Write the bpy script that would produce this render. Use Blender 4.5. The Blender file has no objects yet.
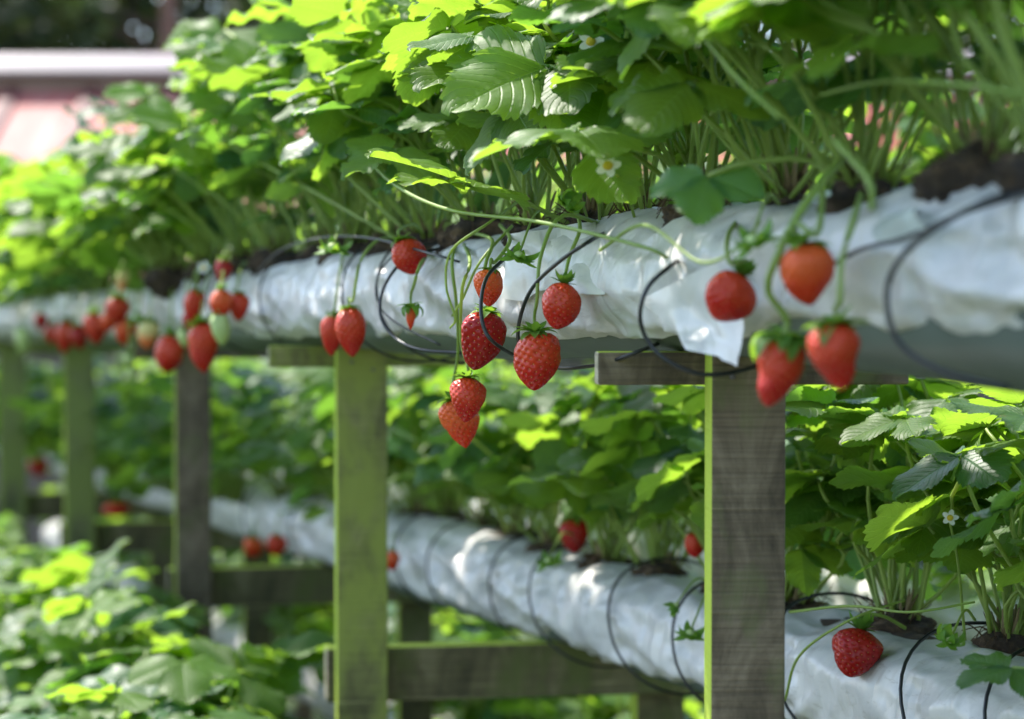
import bpy, bmesh, math, random
import numpy as np
from mathutils import Vector, Matrix, noise
R = math.radians
rnd = random.Random(7)
S = bpy.context.scene
C = S.collection

# ------------------------------------------------------------------ camera
F = 2100.0                       # focal length in pixels of the 1024 px wide frame
EYE = 1.15
HOR = 310.0
PITCH = math.atan((359.5 - HOR) / F)
cam = bpy.data.objects.new('camera', bpy.data.cameras.new('camera'))
C.objects.link(cam)
cam.location = (0, 0, EYE)
cam.rotation_euler = (R(90) - PITCH, 0, 0)
cam.data.sensor_width = 36
cam.data.lens = F * 36 / 1024
cam.data.clip_start = 0.02
cam.data.clip_end = 400
cam.data.dof.use_dof = True
cam.data.dof.focus_distance = 1.70
cam.data.dof.aperture_fstop = 4.4
S.camera = cam

# ------------------------------------------------------------------ light
w = bpy.data.worlds.new('World'); S.world = w; w.use_nodes = True
wn = w.node_tree.nodes; wl = w.node_tree.links
SUN_AZ = Vector((-0.67, 0.74)).normalized(); SUN_EL = R(51)
sky = wn.new('ShaderNodeTexSky'); sky.sky_type = 'NISHITA'; sky.sun_disc = False
sky.sun_elevation = SUN_EL
sky.sun_rotation = math.atan2(SUN_AZ.x, SUN_AZ.y)
bg = wn['Background']; bg.inputs[1].default_value = 0.15
wl.new(sky.outputs[0], bg.inputs[0])
sd = bpy.data.lights.new('sun', 'SUN'); sd.energy = 3.3; sd.angle = R(1.5); sd.color = (1, 0.95, 0.86)
so = bpy.data.objects.new('sun', sd); C.objects.link(so)
tosun = Vector((SUN_AZ.x * math.cos(SUN_EL), SUN_AZ.y * math.cos(SUN_EL), math.sin(SUN_EL)))
so.rotation_euler = tosun.to_track_quat('Z', 'Y').to_euler()
so.location = (-3, 4, 6)
S.view_settings.view_transform = 'Standard'; S.view_settings.look = 'None'
S.view_settings.gamma = 1; S.view_settings.exposure = 1.75
S.view_settings.use_curve_mapping = False
S.cycles.use_denoising = True
S.cycles.max_bounces = 7; S.cycles.transmission_bounces = 4; S.cycles.diffuse_bounces = 3
S.cycles.caustics_reflective = False; S.cycles.caustics_refractive = False

# ------------------------------------------------------------------ helpers
def at(px, py, Y):
    """the point of the place at depth Y that lies behind a spot of the photograph"""
    d = Vector(((px - 512) / F, 1.0, -(py - 359.5) / F))
    d = Matrix.Rotation(-PITCH, 3, 'X') @ d
    return Vector((0, 0, EYE)) + d * (Y / d.y)

U = Vector((-812.0, F, 0)).normalized()          # rows run this way, away from the camera
N = Vector((-U.y, U.x, 0))                        # towards the camera side (left)
if N.x > 0: N = -N
Z = Vector((0, 0, 1))

class Row:
    def __init__(s, px, Y, z, slope=-0.012):
        s.p = Vector(((px - 512) / F * Y, Y, 0))
        s.p = s.p - U * (s.p.y - 1.55) / U.y      # s = 0 at depth 1.55
        s.p.z = z - slope * ((Y - 1.55) / U.y)
        s.sl = slope
    def pt(s, t, off=0, up=0):
        return s.p + U * t + N * off + Z * (up + s.sl * t)
    def t_at(s, px, off=0):
        k = (px - 512) / F
        a = s.p + N * off
        return (k * a.y - a.x) / (U.x - k * U.y)
    def Y_at(s, px, off=0):
        return s.pt(s.t_at(px, off), off).y

UP = Row(745, 1.55, EYE + 0.022)
LOW = Row(585, 2.55, EYE - 0.352, -0.020)
LEFT = Row(150, 2.5, EYE - 0.655)
DEEP = Row(760, 2.75, EYE - 0.80)

def mesh(name, verts, faces, mats=(), mi=None, uvs=None, smooth=True):
    me = bpy.data.meshes.new(name)
    me.from_pydata([tuple(v) for v in verts], [], faces)
    for m in mats: me.materials.append(m)
    if mi is not None: me.polygons.foreach_set('material_index', mi)
    if smooth: me.polygons.foreach_set('use_smooth', [True] * len(me.polygons))
    if uvs is not None:
        l = me.uv_layers.new(name='UVMap')
        idx = np.empty(len(me.loops), dtype=np.int32); me.loops.foreach_get('vertex_index', idx)
        l.data.foreach_set('uv', np.asarray(uvs, dtype=np.float32)[idx].ravel())
    me.update()
    return me

def obj(name, me, parent=None, mat=None, loc=None, mtx=None):
    o = bpy.data.objects.new(name, me); C.objects.link(o)
    if mat is not None and me is not None and not len(me.materials): me.materials.append(mat)
    if parent is not None: o.parent = parent
    if mtx is not None: o.matrix_local = mtx
    elif loc is not None: o.location = loc
    return o

def tag(o, label=None, cat=None, group=None, kind=None):
    if label: o['label'] = label
    if cat: o['category'] = cat
    if group: o['group'] = group
    if kind: o['kind'] = kind
    return o

def thing(name, label, cat, loc=(0, 0, 0), group=None):
    o = bpy.data.objects.new(name, None); C.objects.link(o)
    o.empty_display_size = 0.03
    o.location = loc
    return tag(o, label, cat, group)

def smooth_pts(P, n):
    """Catmull-Rom through P"""
    P = [Vector(p) for p in P]
    if len(P) == 2: return [P[0].lerp(P[1], i / n) for i in range(n + 1)]
    Q = [P[0] * 2 - P[1]] + P + [P[-1] * 2 - P[-2]]
    out = []
    seg = len(P) - 1
    for i in range(n + 1):
        f = i / n * seg; k = min(int(f), seg - 1); t = f - k
        a, b, c, d = Q[k], Q[k + 1], Q[k + 2], Q[k + 3]
        out.append(0.5 * ((2 * b) + (c - a) * t + (2 * a - 5 * b + 4 * c - d) * t * t + (3 * b - a - 3 * c + d) * t ** 3))
    return out

def tube_data(P, r0, r1=None, sides=7, base=0):
    r1 = r0 if r1 is None else r1
    V = []; Fc = []
    n = len(P)
    up = Vector((0.31, 0.17, 0.93))
    for i, p in enumerate(P):
        d = (P[min(i + 1, n - 1)] - P[max(i - 1, 0)])
        if d.length < 1e-9: d = Vector((0, 0, 1))
        d.normalize()
        a = d.cross(up)
        if a.length < 1e-3: a = d.cross(Vector((1, 0, 0)))
        a.normalize(); b = d.cross(a)
        r = r0 + (r1 - r0) * i / (n - 1)
        for k in range(sides):
            t = 2 * math.pi * k / sides
            V.append(p + a * (r * math.cos(t)) + b * (r * math.sin(t)))
    for i in range(n - 1):
        for k in range(sides):
            k2 = (k + 1) % sides
            Fc.append((base + i * sides + k, base + i * sides + k2, base + (i + 1) * sides + k2, base + (i + 1) * sides + k))
    Fc.append(tuple(base + k for k in reversed(range(sides))))
    Fc.append(tuple(base + (n - 1) * sides + k for k in range(sides)))
    return V, Fc

def tube(name, P, r0, r1=None, mat=None, sides=7, n=None):
    if n: P = smooth_pts(P, n)
    V, Fc = tube_data([Vector(p) for p in P], r0, r1, sides)
    return mesh(name, V, Fc, [mat] if mat else [])

def box(name, M4, size, mat, bevel=0.002, sub=False):
    bm = bmesh.new()
    bmesh.ops.create_cube(bm, size=1)
    bmesh.ops.scale(bm, vec=size, verts=bm.verts)
    if bevel: bmesh.ops.bevel(bm, geom=list(bm.edges), offset=bevel, segments=2, affect='EDGES', profile=0.6)
    bmesh.ops.transform(bm, matrix=M4, verts=bm.verts)
    me = bpy.data.meshes.new(name); bm.to_mesh(me); bm.free()
    if mat: me.materials.append(mat)
    return me

# ------------------------------------------------------------------ materials
def newmat(name):
    m = bpy.data.materials.new(name); m.use_nodes = True
    nt = m.node_tree; b = nt.nodes['Principled BSDF']
    return m, nt, b
def nd(nt, t, **k):
    n = nt.nodes.new(t)
    for a, v in k.items(): setattr(n, a, v)
    return n
def ramp(nt, src, stops):
    r = nd(nt, 'ShaderNodeValToRGB')
    e = r.color_ramp.elements
    while len(e) < len(stops): e.new(0.5)
    for x, (p, c) in zip(e, stops):
        x.position = p; x.color = (*c, 1) if len(c) == 3 else c
    nt.links.new(src, r.inputs[0]); return r.outputs[0]
def noise_(nt, scale, detail=4, vec=None, rough=0.55, dist=0):
    n = nd(nt, 'ShaderNodeTexNoise'); n.inputs['Scale'].default_value = scale
    n.inputs['Detail'].default_value = detail; n.inputs['Roughness'].default_value = rough
    n.inputs['Distortion'].default_value = dist
    if vec: nt.links.new(vec, n.inputs['Vector'])
    return n.outputs[0]
def math_(nt, op, a, b=None, c=None):
    n = nd(nt, 'ShaderNodeMath', operation=op)
    for i, v in enumerate((a, b, c)):
        if v is None: continue
        if isinstance(v, (int, float)): n.inputs[i].default_value = v
        else: nt.links.new(v, n.inputs[i])
    return n.outputs[0]
def mix(nt, fac, a, b, blend='MIX'):
    n = nd(nt, 'ShaderNodeMix', data_type='RGBA', blend_type=blend)
    for i, v in ((0, fac), (6, a), (7, b)):
        if isinstance(v, (int, float)): n.inputs[i].default_value = v
        elif isinstance(v, tuple): n.inputs[i].default_value = (*v, 1)
        else: nt.links.new(v, n.inputs[i])
    return n.outputs[2]
def coords(nt, which='Object', scale=None, rot=None):
    t = nd(nt, 'ShaderNodeTexCoord'); o = t.outputs[which]
    if scale or rot:
        m = nd(nt, 'ShaderNodeMapping'); nt.links.new(o, m.inputs[0])
        if scale: m.inputs['Scale'].default_value = scale
        if rot: m.inputs['Rotation'].default_value = rot
        o = m.outputs[0]
    return o
def bump(nt, b, h, strength=0.3, dist=0.01):
    n = nd(nt, 'ShaderNodeBump'); n.inputs['Strength'].default_value = strength
    n.inputs['Distance'].default_value = dist
    nt.links.new(h, n.inputs['Height']); nt.links.new(n.outputs[0], b.inputs['Normal']); return n

def leaf_material(name, top, under, trans, tw=0.42, gloss=0.42):
    m, nt, b = newmat(name)
    uv = nd(nt, 'ShaderNodeUVMap'); sep = nd(nt, 'ShaderNodeSeparateXYZ'); nt.links.new(uv.outputs[0], sep.inputs[0])
    u, v = sep.outputs[1], sep.outputs[0]           # u along midrib, v 0..1 across
    av = math_(nt, 'ABSOLUTE', math_(nt, 'MULTIPLY_ADD', v, 2, -1))
    f = math_(nt, 'FRACT', math_(nt, 'MULTIPLY', math_(nt, 'SUBTRACT', u, math_(nt, 'MULTIPLY', av, 0.30)), 9.0))
    d = math_(nt, 'ABSOLUTE', math_(nt, 'SUBTRACT', f, 0.5))
    side = math_(nt, 'SUBTRACT', 1.0, math_(nt, 'SMOOTH_MIN', math_(nt, 'MULTIPLY', d, 9.0), 1.0, 0.2))
    mid = math_(nt, 'SUBTRACT', 1.0, math_(nt, 'SMOOTH_MIN', math_(nt, 'MULTIPLY', av, 22.0), 1.0, 0.2))
    vein = math_(nt, 'MAXIMUM', side, mid); vein.node.use_clamp = True
    oi = nd(nt, 'ShaderNodeObjectInfo')
    n1 = noise_(nt, 30, 3, coords(nt))
    var = math_(nt, 'MULTIPLY_ADD', oi.outputs['Random'], 0.7, math_(nt, 'MULTIPLY', n1, 0.5))
    c_top = mix(nt, var, tuple(x * 0.68 for x in top), tuple(x * 1.25 for x in top))
    c_top = mix(nt, math_(nt, 'MULTIPLY', vein, 0.28), c_top, tuple(min(1, x * 2.2 + 0.02) for x in top))
    sp = noise_(nt, 75, 3, coords(nt), 0.6)
    edge_w = math_(nt, 'MULTIPLY', math_(nt, 'POWER', av, 6), 0.10)
    spf = ramp(nt, math_(nt, 'ADD', sp, edge_w), [(0.70, (0, 0, 0)), (0.76, (0.7, 0.7, 0.7))])
    c_top = mix(nt, spf, c_top, (0.20, 0.13, 0.03))
    geo = nd(nt, 'ShaderNodeNewGeometry')
    col = mix(nt, geo.outputs['Backfacing'], c_top, mix(nt, math_(nt, 'MULTIPLY', vein, 0.4), under, tuple(x * 1.5 for x in under)))
    nt.links.new(col, b.inputs['Base Color'])
    b.inputs['Roughness'].default_value = gloss
    b.inputs['Specular IOR Level'].default_value = 0.42
    fine = noise_(nt, 260, 2, coords(nt))
    h = math_(nt, 'ADD', math_(nt, 'MULTIPLY', vein, -1.0), math_(nt, 'MULTIPLY', fine, 0.35))
    bp = bump(nt, b, h, 0.45, 0.0012)
    tr = nd(nt, 'ShaderNodeBsdfTranslucent')
    tc = mix(nt, var, tuple(x * 0.8 for x in trans), tuple(x * 1.2 for x in trans))
    tc = mix(nt, math_(nt, 'MULTIPLY', vein, 0.3), tc, tuple(min(1, x * 1.35) for x in trans))
    nt.links.new(tc, tr.inputs[0]); nt.links.new(bp.outputs[0], tr.inputs['Normal'])
    ms = nd(nt, 'ShaderNodeMixShader'); ms.inputs[0].default_value = tw
    nt.links.new(b.outputs[0], ms.inputs[1]); nt.links.new(tr.outputs[0], ms.inputs[2])
    nt.links.new(ms.outputs[0], nt.nodes['Material Output'].inputs[0])
    return m

LEAFM = [leaf_material('leaf_green', (0.062, 0.138, 0.022), (0.12, 0.21, 0.06), (0.29, 0.48, 0.035), 0.52, 0.5),
         leaf_material('leaf_young', (0.085, 0.17, 0.022), (0.15, 0.25, 0.06), (0.31, 0.50, 0.035), 0.56, 0.5),
         leaf_material('leaf_deep', (0.036, 0.098, 0.032), (0.09, 0.16, 0.09), (0.22, 0.46, 0.04), 0.38, 0.46)]

def plain(name, col, rough=0.5, var=0.3, scale=40, spec=0.5, trans=None, tw=0.3, bmp=0, bscale=200):
    m, nt, b = newmat(name)
    n1 = noise_(nt, scale, 4, coords(nt))
    c = mix(nt, n1, tuple(x * (1 - var) for x in col), tuple(min(1, x * (1 + var)) for x in col))
    nt.links.new(c, b.inputs['Base Color']); b.inputs['Roughness'].default_value = rough
    b.inputs['Specular IOR Level'].default_value = spec
    if bmp: bump(nt, b, noise_(nt, bscale, 3, coords(nt)), bmp, 0.002)
    if trans:
        tr = nd(nt, 'ShaderNodeBsdfTranslucent'); tr.inputs[0].default_value = (*trans, 1)
        ms = nd(nt, 'ShaderNodeMixShader'); ms.inputs[0].default_value = tw
        nt.links.new(b.outputs[0], ms.inputs[1]); nt.links.new(tr.outputs[0], ms.inputs[2])
        nt.links.new(ms.outputs[0], nt.nodes['Material Output'].inputs[0])
    return m
STALK = plain('stalk_green', (0.30, 0.40, 0.10), 0.45, 0.3, 25, 0.5, (0.52, 0.62, 0.12), 0.4)
FSTALK = plain('fruit_stalk_green', (0.25, 0.36, 0.08), 0.5, 0.25, 25, 0.5, (0.5, 0.6, 0.12), 0.35)
CALYX = plain('calyx_green', (0.09, 0.22, 0.03), 0.5, 0.3, 60, 0.4, (0.3, 0.52, 0.04), 0.4)
WIRE = plain('black_wire', (0.012, 0.013, 0.014), 0.38, 0.3, 30)
TUBEG = plain('grey_drip_line', (0.035, 0.037, 0.04), 0.5, 0.3, 30)
PETAL = plain('petal_white', (0.82, 0.82, 0.76), 0.6, 0.05, 60, 0.3, (0.8, 0.8, 0.7), 0.4)
YELLOW = plain('flower_centre', (0.7, 0.5, 0.04), 0.7, 0.3, 300, 0.3, bmp=0.8, bscale=900)
PINKM = None

def soil_material():
    m, nt, b = newmat('soil')
    n1 = noise_(nt, 55, 8, coords(nt), 0.7)
    c = ramp(nt, n1, [(0.3, (0.014, 0.009, 0.006)), (0.5, (0.055, 0.034, 0.018)), (0.68, (0.17, 0.105, 0.05))])
    nt.links.new(c, b.inputs['Base Color']); b.inputs['Roughness'].default_value = 0.9
    bump(nt, b, noise_(nt, 170, 6, coords(nt), 0.7), 1.0, 0.006)
    return m
SOIL = soil_material()
ROOT = plain('root_fibre', (0.09, 0.05, 0.02), 0.8, 0.4, 60)

def berry_material(name, col, deep, shoulder, sh_amt=0.6, rough=0.27):
    m, nt, b = newmat(name)
    co = coords(nt); sep = nd(nt, 'ShaderNodeSeparateXYZ'); nt.links.new(co, sep.inputs[0])
    n1 = noise_(nt, 45, 3, co)
    c = mix(nt, n1, deep, col)
    zz = math_(nt, 'ADD', sep.outputs[2], math_(nt, 'MULTIPLY', noise_(nt, 60, 2, co), 0.012))
    g = nd(nt, 'ShaderNodeMapRange'); g.inputs[1].default_value = -0.006; g.inputs[2].default_value = 0.012
    g.inputs[3].default_value = 0; g.inputs[4].default_value = sh_amt
    nt.links.new(zz, g.inputs[0])
    c = mix(nt, g.outputs[0], c, shoulder)
    nt.links.new(c, b.inputs['Base Color'])
    b.inputs['Roughness'].default_value = rough; b.inputs['Specular IOR Level'].default_value = 0.28
    b.inputs['Subsurface Weight'].default_value = 0.06; b.inputs['Subsurface Radius'].default_value = (0.006, 0.002, 0.001)
    b.inputs['Subsurface Scale'].default_value = 0.5
    bump(nt, b, noise_(nt, 420, 3, co), 0.12, 0.0006)
    return m
BERRY = {
 'red': berry_material('ripe_red', (0.50, 0.012, 0.008), (0.36, 0.006, 0.005), (0.62, 0.07, 0.02), 0.6),
 'dark': berry_material('deep_red', (0.34, 0.006, 0.007), (0.21, 0.003, 0.004), (0.40, 0.018, 0.012), 0.5),
 'orange': berry_material('orange_red', (0.62, 0.038, 0.008), (0.50, 0.018, 0.007), (0.72, 0.13, 0.03), 0.7),
 'blush': berry_material('half_ripe', (0.74, 0.20, 0.06), (0.66, 0.12, 0.04), (0.62, 0.52, 0.20), 1.0, 0.4),
 'pale': berry_material('unripe', (0.45, 0.52, 0.20), (0.36, 0.46, 0.14), (0.5, 0.58, 0.26), 0.6, 0.45)}
SEED = plain('seed_yellow', (0.62, 0.36, 0.07), 0.4, 0.3, 200)
SEEDG = plain('seed_green', (0.35, 0.36, 0.10), 0.4, 0.3, 200)

def film_material(name, tint=(0.70, 0.68, 0.65), bstr=1.0):
    m, nt, b = newmat(name)
    co = coords(nt, 'UV')
    dirt = noise_(nt, 9, 6, co, 0.65)
    c = ramp(nt, dirt, [(0.30, tuple(x * 0.62 for x in tint)), (0.5, tint), (0.8, tuple(min(1, x * 1.06) for x in tint))])
    d2 = noise_(nt, 38, 5, coords(nt, 'UV', (1, 2.5, 1)), 0.75)
    c = mix(nt, ramp(nt, d2, [(0.57, (0, 0, 0)), (0.72, (0.6, 0.6, 0.6))]), c, (0.27, 0.24, 0.17))
    nt.links.new(c, b.inputs['Base Color'])
    b.inputs['Roughness'].default_value = 0.30; b.inputs['Specular IOR Level'].default_value = 0.45
    n1 = noise_(nt, 10, 3, coords(nt, 'UV', (1, 0.3, 1), (0, 0, 0.5)), 0.45, 0.5)
    n2 = noise_(nt, 30, 3, coords(nt, 'UV', (1, 0.25, 1), (0, 0, -0.35)), 0.45, 0.4)
    def ridge(x): return math_(nt, 'ABSOLUTE', math_(nt, 'MULTIPLY_ADD', x, 2, -1))
    h = math_(nt, 'MULTIPLY_ADD', ridge(n1), 1.0, math_(nt, 'MULTIPLY', ridge(n2), 0.35))
    bump(nt, b, h, bstr, 0.012)
    tr = nd(nt, 'ShaderNodeBsdfTranslucent'); tr.inputs[0].default_value = (0.72, 0.76, 0.76, 1)
    ms = nd(nt, 'ShaderNodeMixShader'); ms.inputs[0].default_value = 0.18
    nt.links.new(b.outputs[0], ms.inputs[1]); nt.links.new(tr.outputs[0], ms.inputs[2])
    nt.links.new(ms.outputs[0], nt.nodes['Material Output'].inputs[0])
    return m
FILM = film_material('white_film')
def flap_material():
    m, nt, b = newmat('thin_film')
    b.inputs['Base Color'].default_value = (0.62, 0.68, 0.64, 1); b.inputs['Roughness'].default_value = 0.25
    bump(nt, b, noise_(nt, 40, 4, coords(nt), 0.5, 0.8), 0.4, 0.008)
    tr = nd(nt, 'ShaderNodeBsdfTranslucent'); tr.inputs[0].default_value = (0.7, 0.76, 0.70, 1)
    tp = nd(nt, 'ShaderNodeBsdfTransparent')
    ms = nd(nt, 'ShaderNodeMixShader'); ms.inputs[0].default_value = 0.35
    m2 = nd(nt, 'ShaderNodeMixShader'); m2.inputs[0].default_value = 0.15
    nt.links.new(b.outputs[0], ms.inputs[1]); nt.links.new(tr.outputs[0], ms.inputs[2])
    nt.links.new(ms.outputs[0], m2.inputs[1]); nt.links.new(tp.outputs[0], m2.inputs[2])
    nt.links.new(m2.outputs[0], nt.nodes['Material Output'].inputs[0])
    return m
FLAP = flap_material()
TROUGH = plain('dark_trough_sheet', (0.10, 0.125, 0.115), 0.45, 0.4, 12, 0.5, bmp=0.3, bscale=30)

def wood_material(name, a, b_, c_, moss=None, moss_amt=0.0):
    m, nt, b = newmat(name)
    grain = noise_(nt, 11, 8, coords(nt, 'Object', (2.2, 2.2, 0.9)), 0.65, 0.6)
    saw = noise_(nt, 60, 4, coords(nt, 'Object', (0.10, 0.10, 4.5)), 0.6)
    col = ramp(nt, grain, [(0.32, a), (0.52, b_), (0.72, c_)])
    sl = ramp(nt, saw, [(0.40, (0.72, 0.72, 0.72)), (0.56, (1, 1, 1)), (0.68, (1.0, 1.0, 1.0)), (0.72, (1.0, 1.0, 1.0))])
    col = mix(nt, 1.0, col, sl, 'MULTIPLY')
    lines = ramp(nt, saw, [(0.655, (0, 0, 0)), (0.69, (0.6, 0.6, 0.6))])
    col = mix(nt, lines, col, tuple(min(1, x * 1.9) for x in c_))
    if moss:
        mo = noise_(nt, 9, 5, coords(nt, 'Object', (2, 2, 1)), 0.6)
        col = mix(nt, ramp(nt, mo, [(max(0, 0.62 - moss_amt), (0, 0, 0)), (max(0.02, 0.78 - moss_amt), (0.92, 0.92, 0.92))]), col, moss)
    nt.links.new(col, b.inputs['Base Color']); b.inputs['Roughness'].default_value = 0.8
    b.inputs['Specular IOR Level'].default_value = 0.3
    bump(nt, b, math_(nt, 'ADD', grain, math_(nt, 'MULTIPLY', saw, 0.7)), 0.8, 0.003)
    return m
WOOD = wood_material('weathered_wood', (0.050, 0.035, 0.020), (0.160, 0.118, 0.074), (0.29, 0.22, 0.145), (0.12, 0.13, 0.045), 0.08)
WOODG = wood_material('algae_wood', (0.08, 0.07, 0.03), (0.19, 0.185, 0.06), (0.32, 0.29, 0.12), (0.24, 0.27, 0.05), 0.21)
BEAM = wood_material('dark_olive_beam', (0.055, 0.045, 0.022), (0.15, 0.125, 0.06), (0.24, 0.20, 0.105), (0.11, 0.12, 0.035), 0.14)
WOODO = wood_material('olive_wood', (0.07, 0.07, 0.03), (0.17, 0.17, 0.07), (0.26, 0.24, 0.12), (0.19, 0.22, 0.055), 0.25)
ALGAE = wood_material('algae_side', (0.20, 0.24, 0.03), (0.36, 0.42, 0.06), (0.46, 0.50, 0.10), (0.42, 0.52, 0.05), 0.5)
ENDG = wood_material('pale_end_grain', (0.30, 0.26, 0.17), (0.48, 0.42, 0.30), (0.60, 0.54, 0.40), (0.4, 0.42, 0.15), 0.1)

# ------------------------------------------------------------------ ground and far setting
def ground():
    m, nt, b = newmat('ground_soil_and_grass')
    n1 = noise_(nt, 0.9, 8, coords(nt), 0.65)
    c = ramp(nt, n1, [(0.35, (0.035, 0.07, 0.015)), (0.55, (0.06, 0.10, 0.025)), (0.7, (0.10, 0.07, 0.045))])
    nt.links.new(c, b.inputs['Base Color']); b.inputs['Roughness'].default_value = 0.95
    bump(nt, b, noise_(nt, 14, 8, coords(nt), 0.7), 1, 0.05)
    me = mesh('ground', [(-150, -60, 0), (150, -60, 0), (150, 250, 0), (-150, 250, 0)], [(0, 1, 2, 3)], [m])
    tag(obj('ground', me), kind='structure', label='dark soil and grass ground under the racks')
ground()

def shed():
    Yr = 12.0
    zt = at(60, 55, Yr).z; zm = at(60, 76, Yr).z; zb = at(60, 88, Yr).z
    t = thing('shed', 'low shed with pale pink sheet roof and whitish ridge beam beyond the rows', 'shed', (0, Yr, 0))
    pink, nt, b = newmat('pink_roof_sheet')
    n1 = noise_(nt, 2.2, 5, coords(nt, 'Object', (2.5, 0.4, 0.4)), 0.6)
    c = ramp(nt, n1, [(0.32, (0.34, 0.062, 0.040)), (0.5, (0.38, 0.105, 0.082)), (0.68, (0.40, 0.21, 0.18))])
    nt.links.new(c, b.inputs['Base Color']); b.inputs['Roughness'].default_value = 0.6; b.inputs['Specular IOR Level'].default_value = 0.25
    seamm = plain('dark_red_seam', (0.11, 0.02, 0.018), 0.6, 0.2, 5)
    white = plain('whitish_ridge', (0.36, 0.29, 0.275), 0.45, 0.15, 3)
    brown = plain('brown_fascia', (0.20, 0.12, 0.085), 0.7, 0.3, 4)
    wallm = plain('shed_boards', (0.16, 0.12, 0.09), 0.8, 0.3, 4)
    run = 2.2; drop = 1.15
    pw = 0.452; x0 = at(17, 92, Yr).x - pw * 16
    sl = math.atan2(drop, run); L = math.hypot(run, drop)
    for i in range(30):
        x = x0 + (i + 0.5) * pw
        M = Matrix.Translation((x, -run / 2, zb - drop / 2 + 0.01)) @ Matrix.Rotation(sl, 4, 'X')
        obj('roof_panel', box('roof_panel', M, (pw - 0.08, L, 0.02), pink, 0.004), t)
        M2 = Matrix.Translation((x + pw / 2, -run / 2, zb - drop / 2 + 0.02)) @ Matrix.Rotation(sl, 4, 'X')
        obj('roof_seam', box('roof_seam', M2, (0.085, L, 0.05), seamm, 0.01), t)
    xa, xb = x0, x0 + 30 * pw
    V = []; n = 10
    # rounded pale ridge beam
    hh = (zt - zm); zc = zm
    prof = [(-0.16, zc), (-0.16, zc + 0.02), (-0.10, zc + hh * 0.62), (0, zc + hh), (0.14, zc + hh * 0.62), (0.26, zc + 0.02), (0.26, zc)]
    for x in (xa, xb):
        for (py, pz) in prof: V.append((x, py, pz))
    k = len(prof)
    Fc = [(i, (i + 1) % k, k + (i + 1) % k, k + i) for i in range(k)] + [tuple(range(k))[::-1], tuple(range(k, 2 * k))]
    obj('ridge_beam', mesh('ridge_beam', V, Fc, [white], smooth=False), t)
    obj('fascia', box('fascia', Matrix.Translation(((xa + xb) / 2, 0.0, (zm + zb) / 2 - 0.04)), (xb - xa, 0.20, zm - zb + 0.07), brown, 0.01), t)
    obj('wall', box('wall', Matrix.Translation(((xa + xb) / 2, -run + 0.35, (zb - drop) / 2 + 0.04)), (xb - xa - 0.4, 0.08, zb - drop + 0.08), wallm, 0), t)
    # back slope
    M = Matrix.Translation(((xa + xb) / 2, 0.9, zb - 0.47)) @ Matrix.Rotation(-sl, 4, 'X')
    obj('rear_roof_slope', box('rear_roof_slope', M, (xb - xa, 2.0, 0.03), pink, 0), t)
    obj('rear_wall', box('rear_wall', Matrix.Translation(((xa + xb) / 2, 1.6, (zb - 0.9) / 2)), (xb - xa - 0.4, 0.08, zb - 0.9), wallm, 0), t)
shed()

polem = plain('pole_brown', (0.10, 0.065, 0.045), 0.8, 0.3, 4)
pb = at(168, 310, 14.5)
pp = tube('utility_pole', [Vector((0, 0, 0)), Vector((0.02, 0, 2.5)), Vector((0.0, 0, 5.2))], 0.065, 0.05, polem, 10, 8)
tag(obj('timber_pole', pp, loc=(pb.x, pb.y, 0)), 'thin brown timber pole standing behind the pink shed roof', 'pole')

def tree(x, y, h, wdt, seed, label, col):
    r = random.Random(seed)
    t = thing('broadleaf_tree', label, 'tree', (x, y, 0), 'dark trees behind the shed')
    bark = polem
    V = []; Fc = []
    def add(P, a, b):
        v, f = tube_data(smooth_pts(P, 8), a, b, 7, len(V)); V.extend(v); Fc.extend(f)
    top = Vector((r.uniform(-.3, .3), r.uniform(-.3, .3), h * 0.8))
    add([Vector((0, 0, 0)), Vector((.1, .05, h * .4)), top], 0.16, 0.04)
    cl = []
    for i in range(16):
        z0 = h * r.uniform(0.12, 0.7); a = r.uniform(0, 6.28); d = wdt * r.uniform(0.3, 0.55)
        e = Vector((math.cos(a) * d, math.sin(a) * d, z0 + h * r.uniform(0.05, 0.3)))
        add([Vector((.08, .03, z0)), Vector((e.x * .5, e.y * .5, z0 + .25)), e], 0.05, 0.012)
        cl.append((e, r.uniform(.5, .95)))
    for i in range(14): cl.append((Vector((r.uniform(-.4, .4) * wdt, r.uniform(-.4, .4) * wdt, h * r.uniform(.15, 1))), r.uniform(.5, .9)))
    obj('trunk', mesh('trunk', V, Fc, [bark]), t)
    V = []; Fc = []
    for (c, rad) in cl:
        for k in range(230):
            d = Vector((r.gauss(0, 1), r.gauss(0, 1), r.gauss(0, .8))).normalized() * rad * (r.random() ** 0.4)
            p = c + d
            s = r.uniform(.05, .11)
            ax = Vector((r.gauss(0, 1), r.gauss(0, 1), r.gauss(0, 1))).normalized()
            bx = ax.cross(Vector((r.gauss(0, 1), r.gauss(0, 1), r.gauss(0, 1)))).normalized()
            i = len(V)
            V += [p - ax * s, p + bx * s * .55, p + ax * s, p - bx * s * .55]; Fc.append((i, i + 1, i + 2, i + 3))
    obj('crown', mesh('crown', V, Fc, [col], smooth=False), t)
CR = [plain('crown_dark', (0.028, 0.052, 0.018), 0.6, 0.4, 2, 0.3, (0.08, 0.13, 0.02), 0.3),
      plain('crown_olive', (0.05, 0.075, 0.02), 0.6, 0.4, 2, 0.3, (0.15, 0.2, 0.03), 0.3)]
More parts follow.
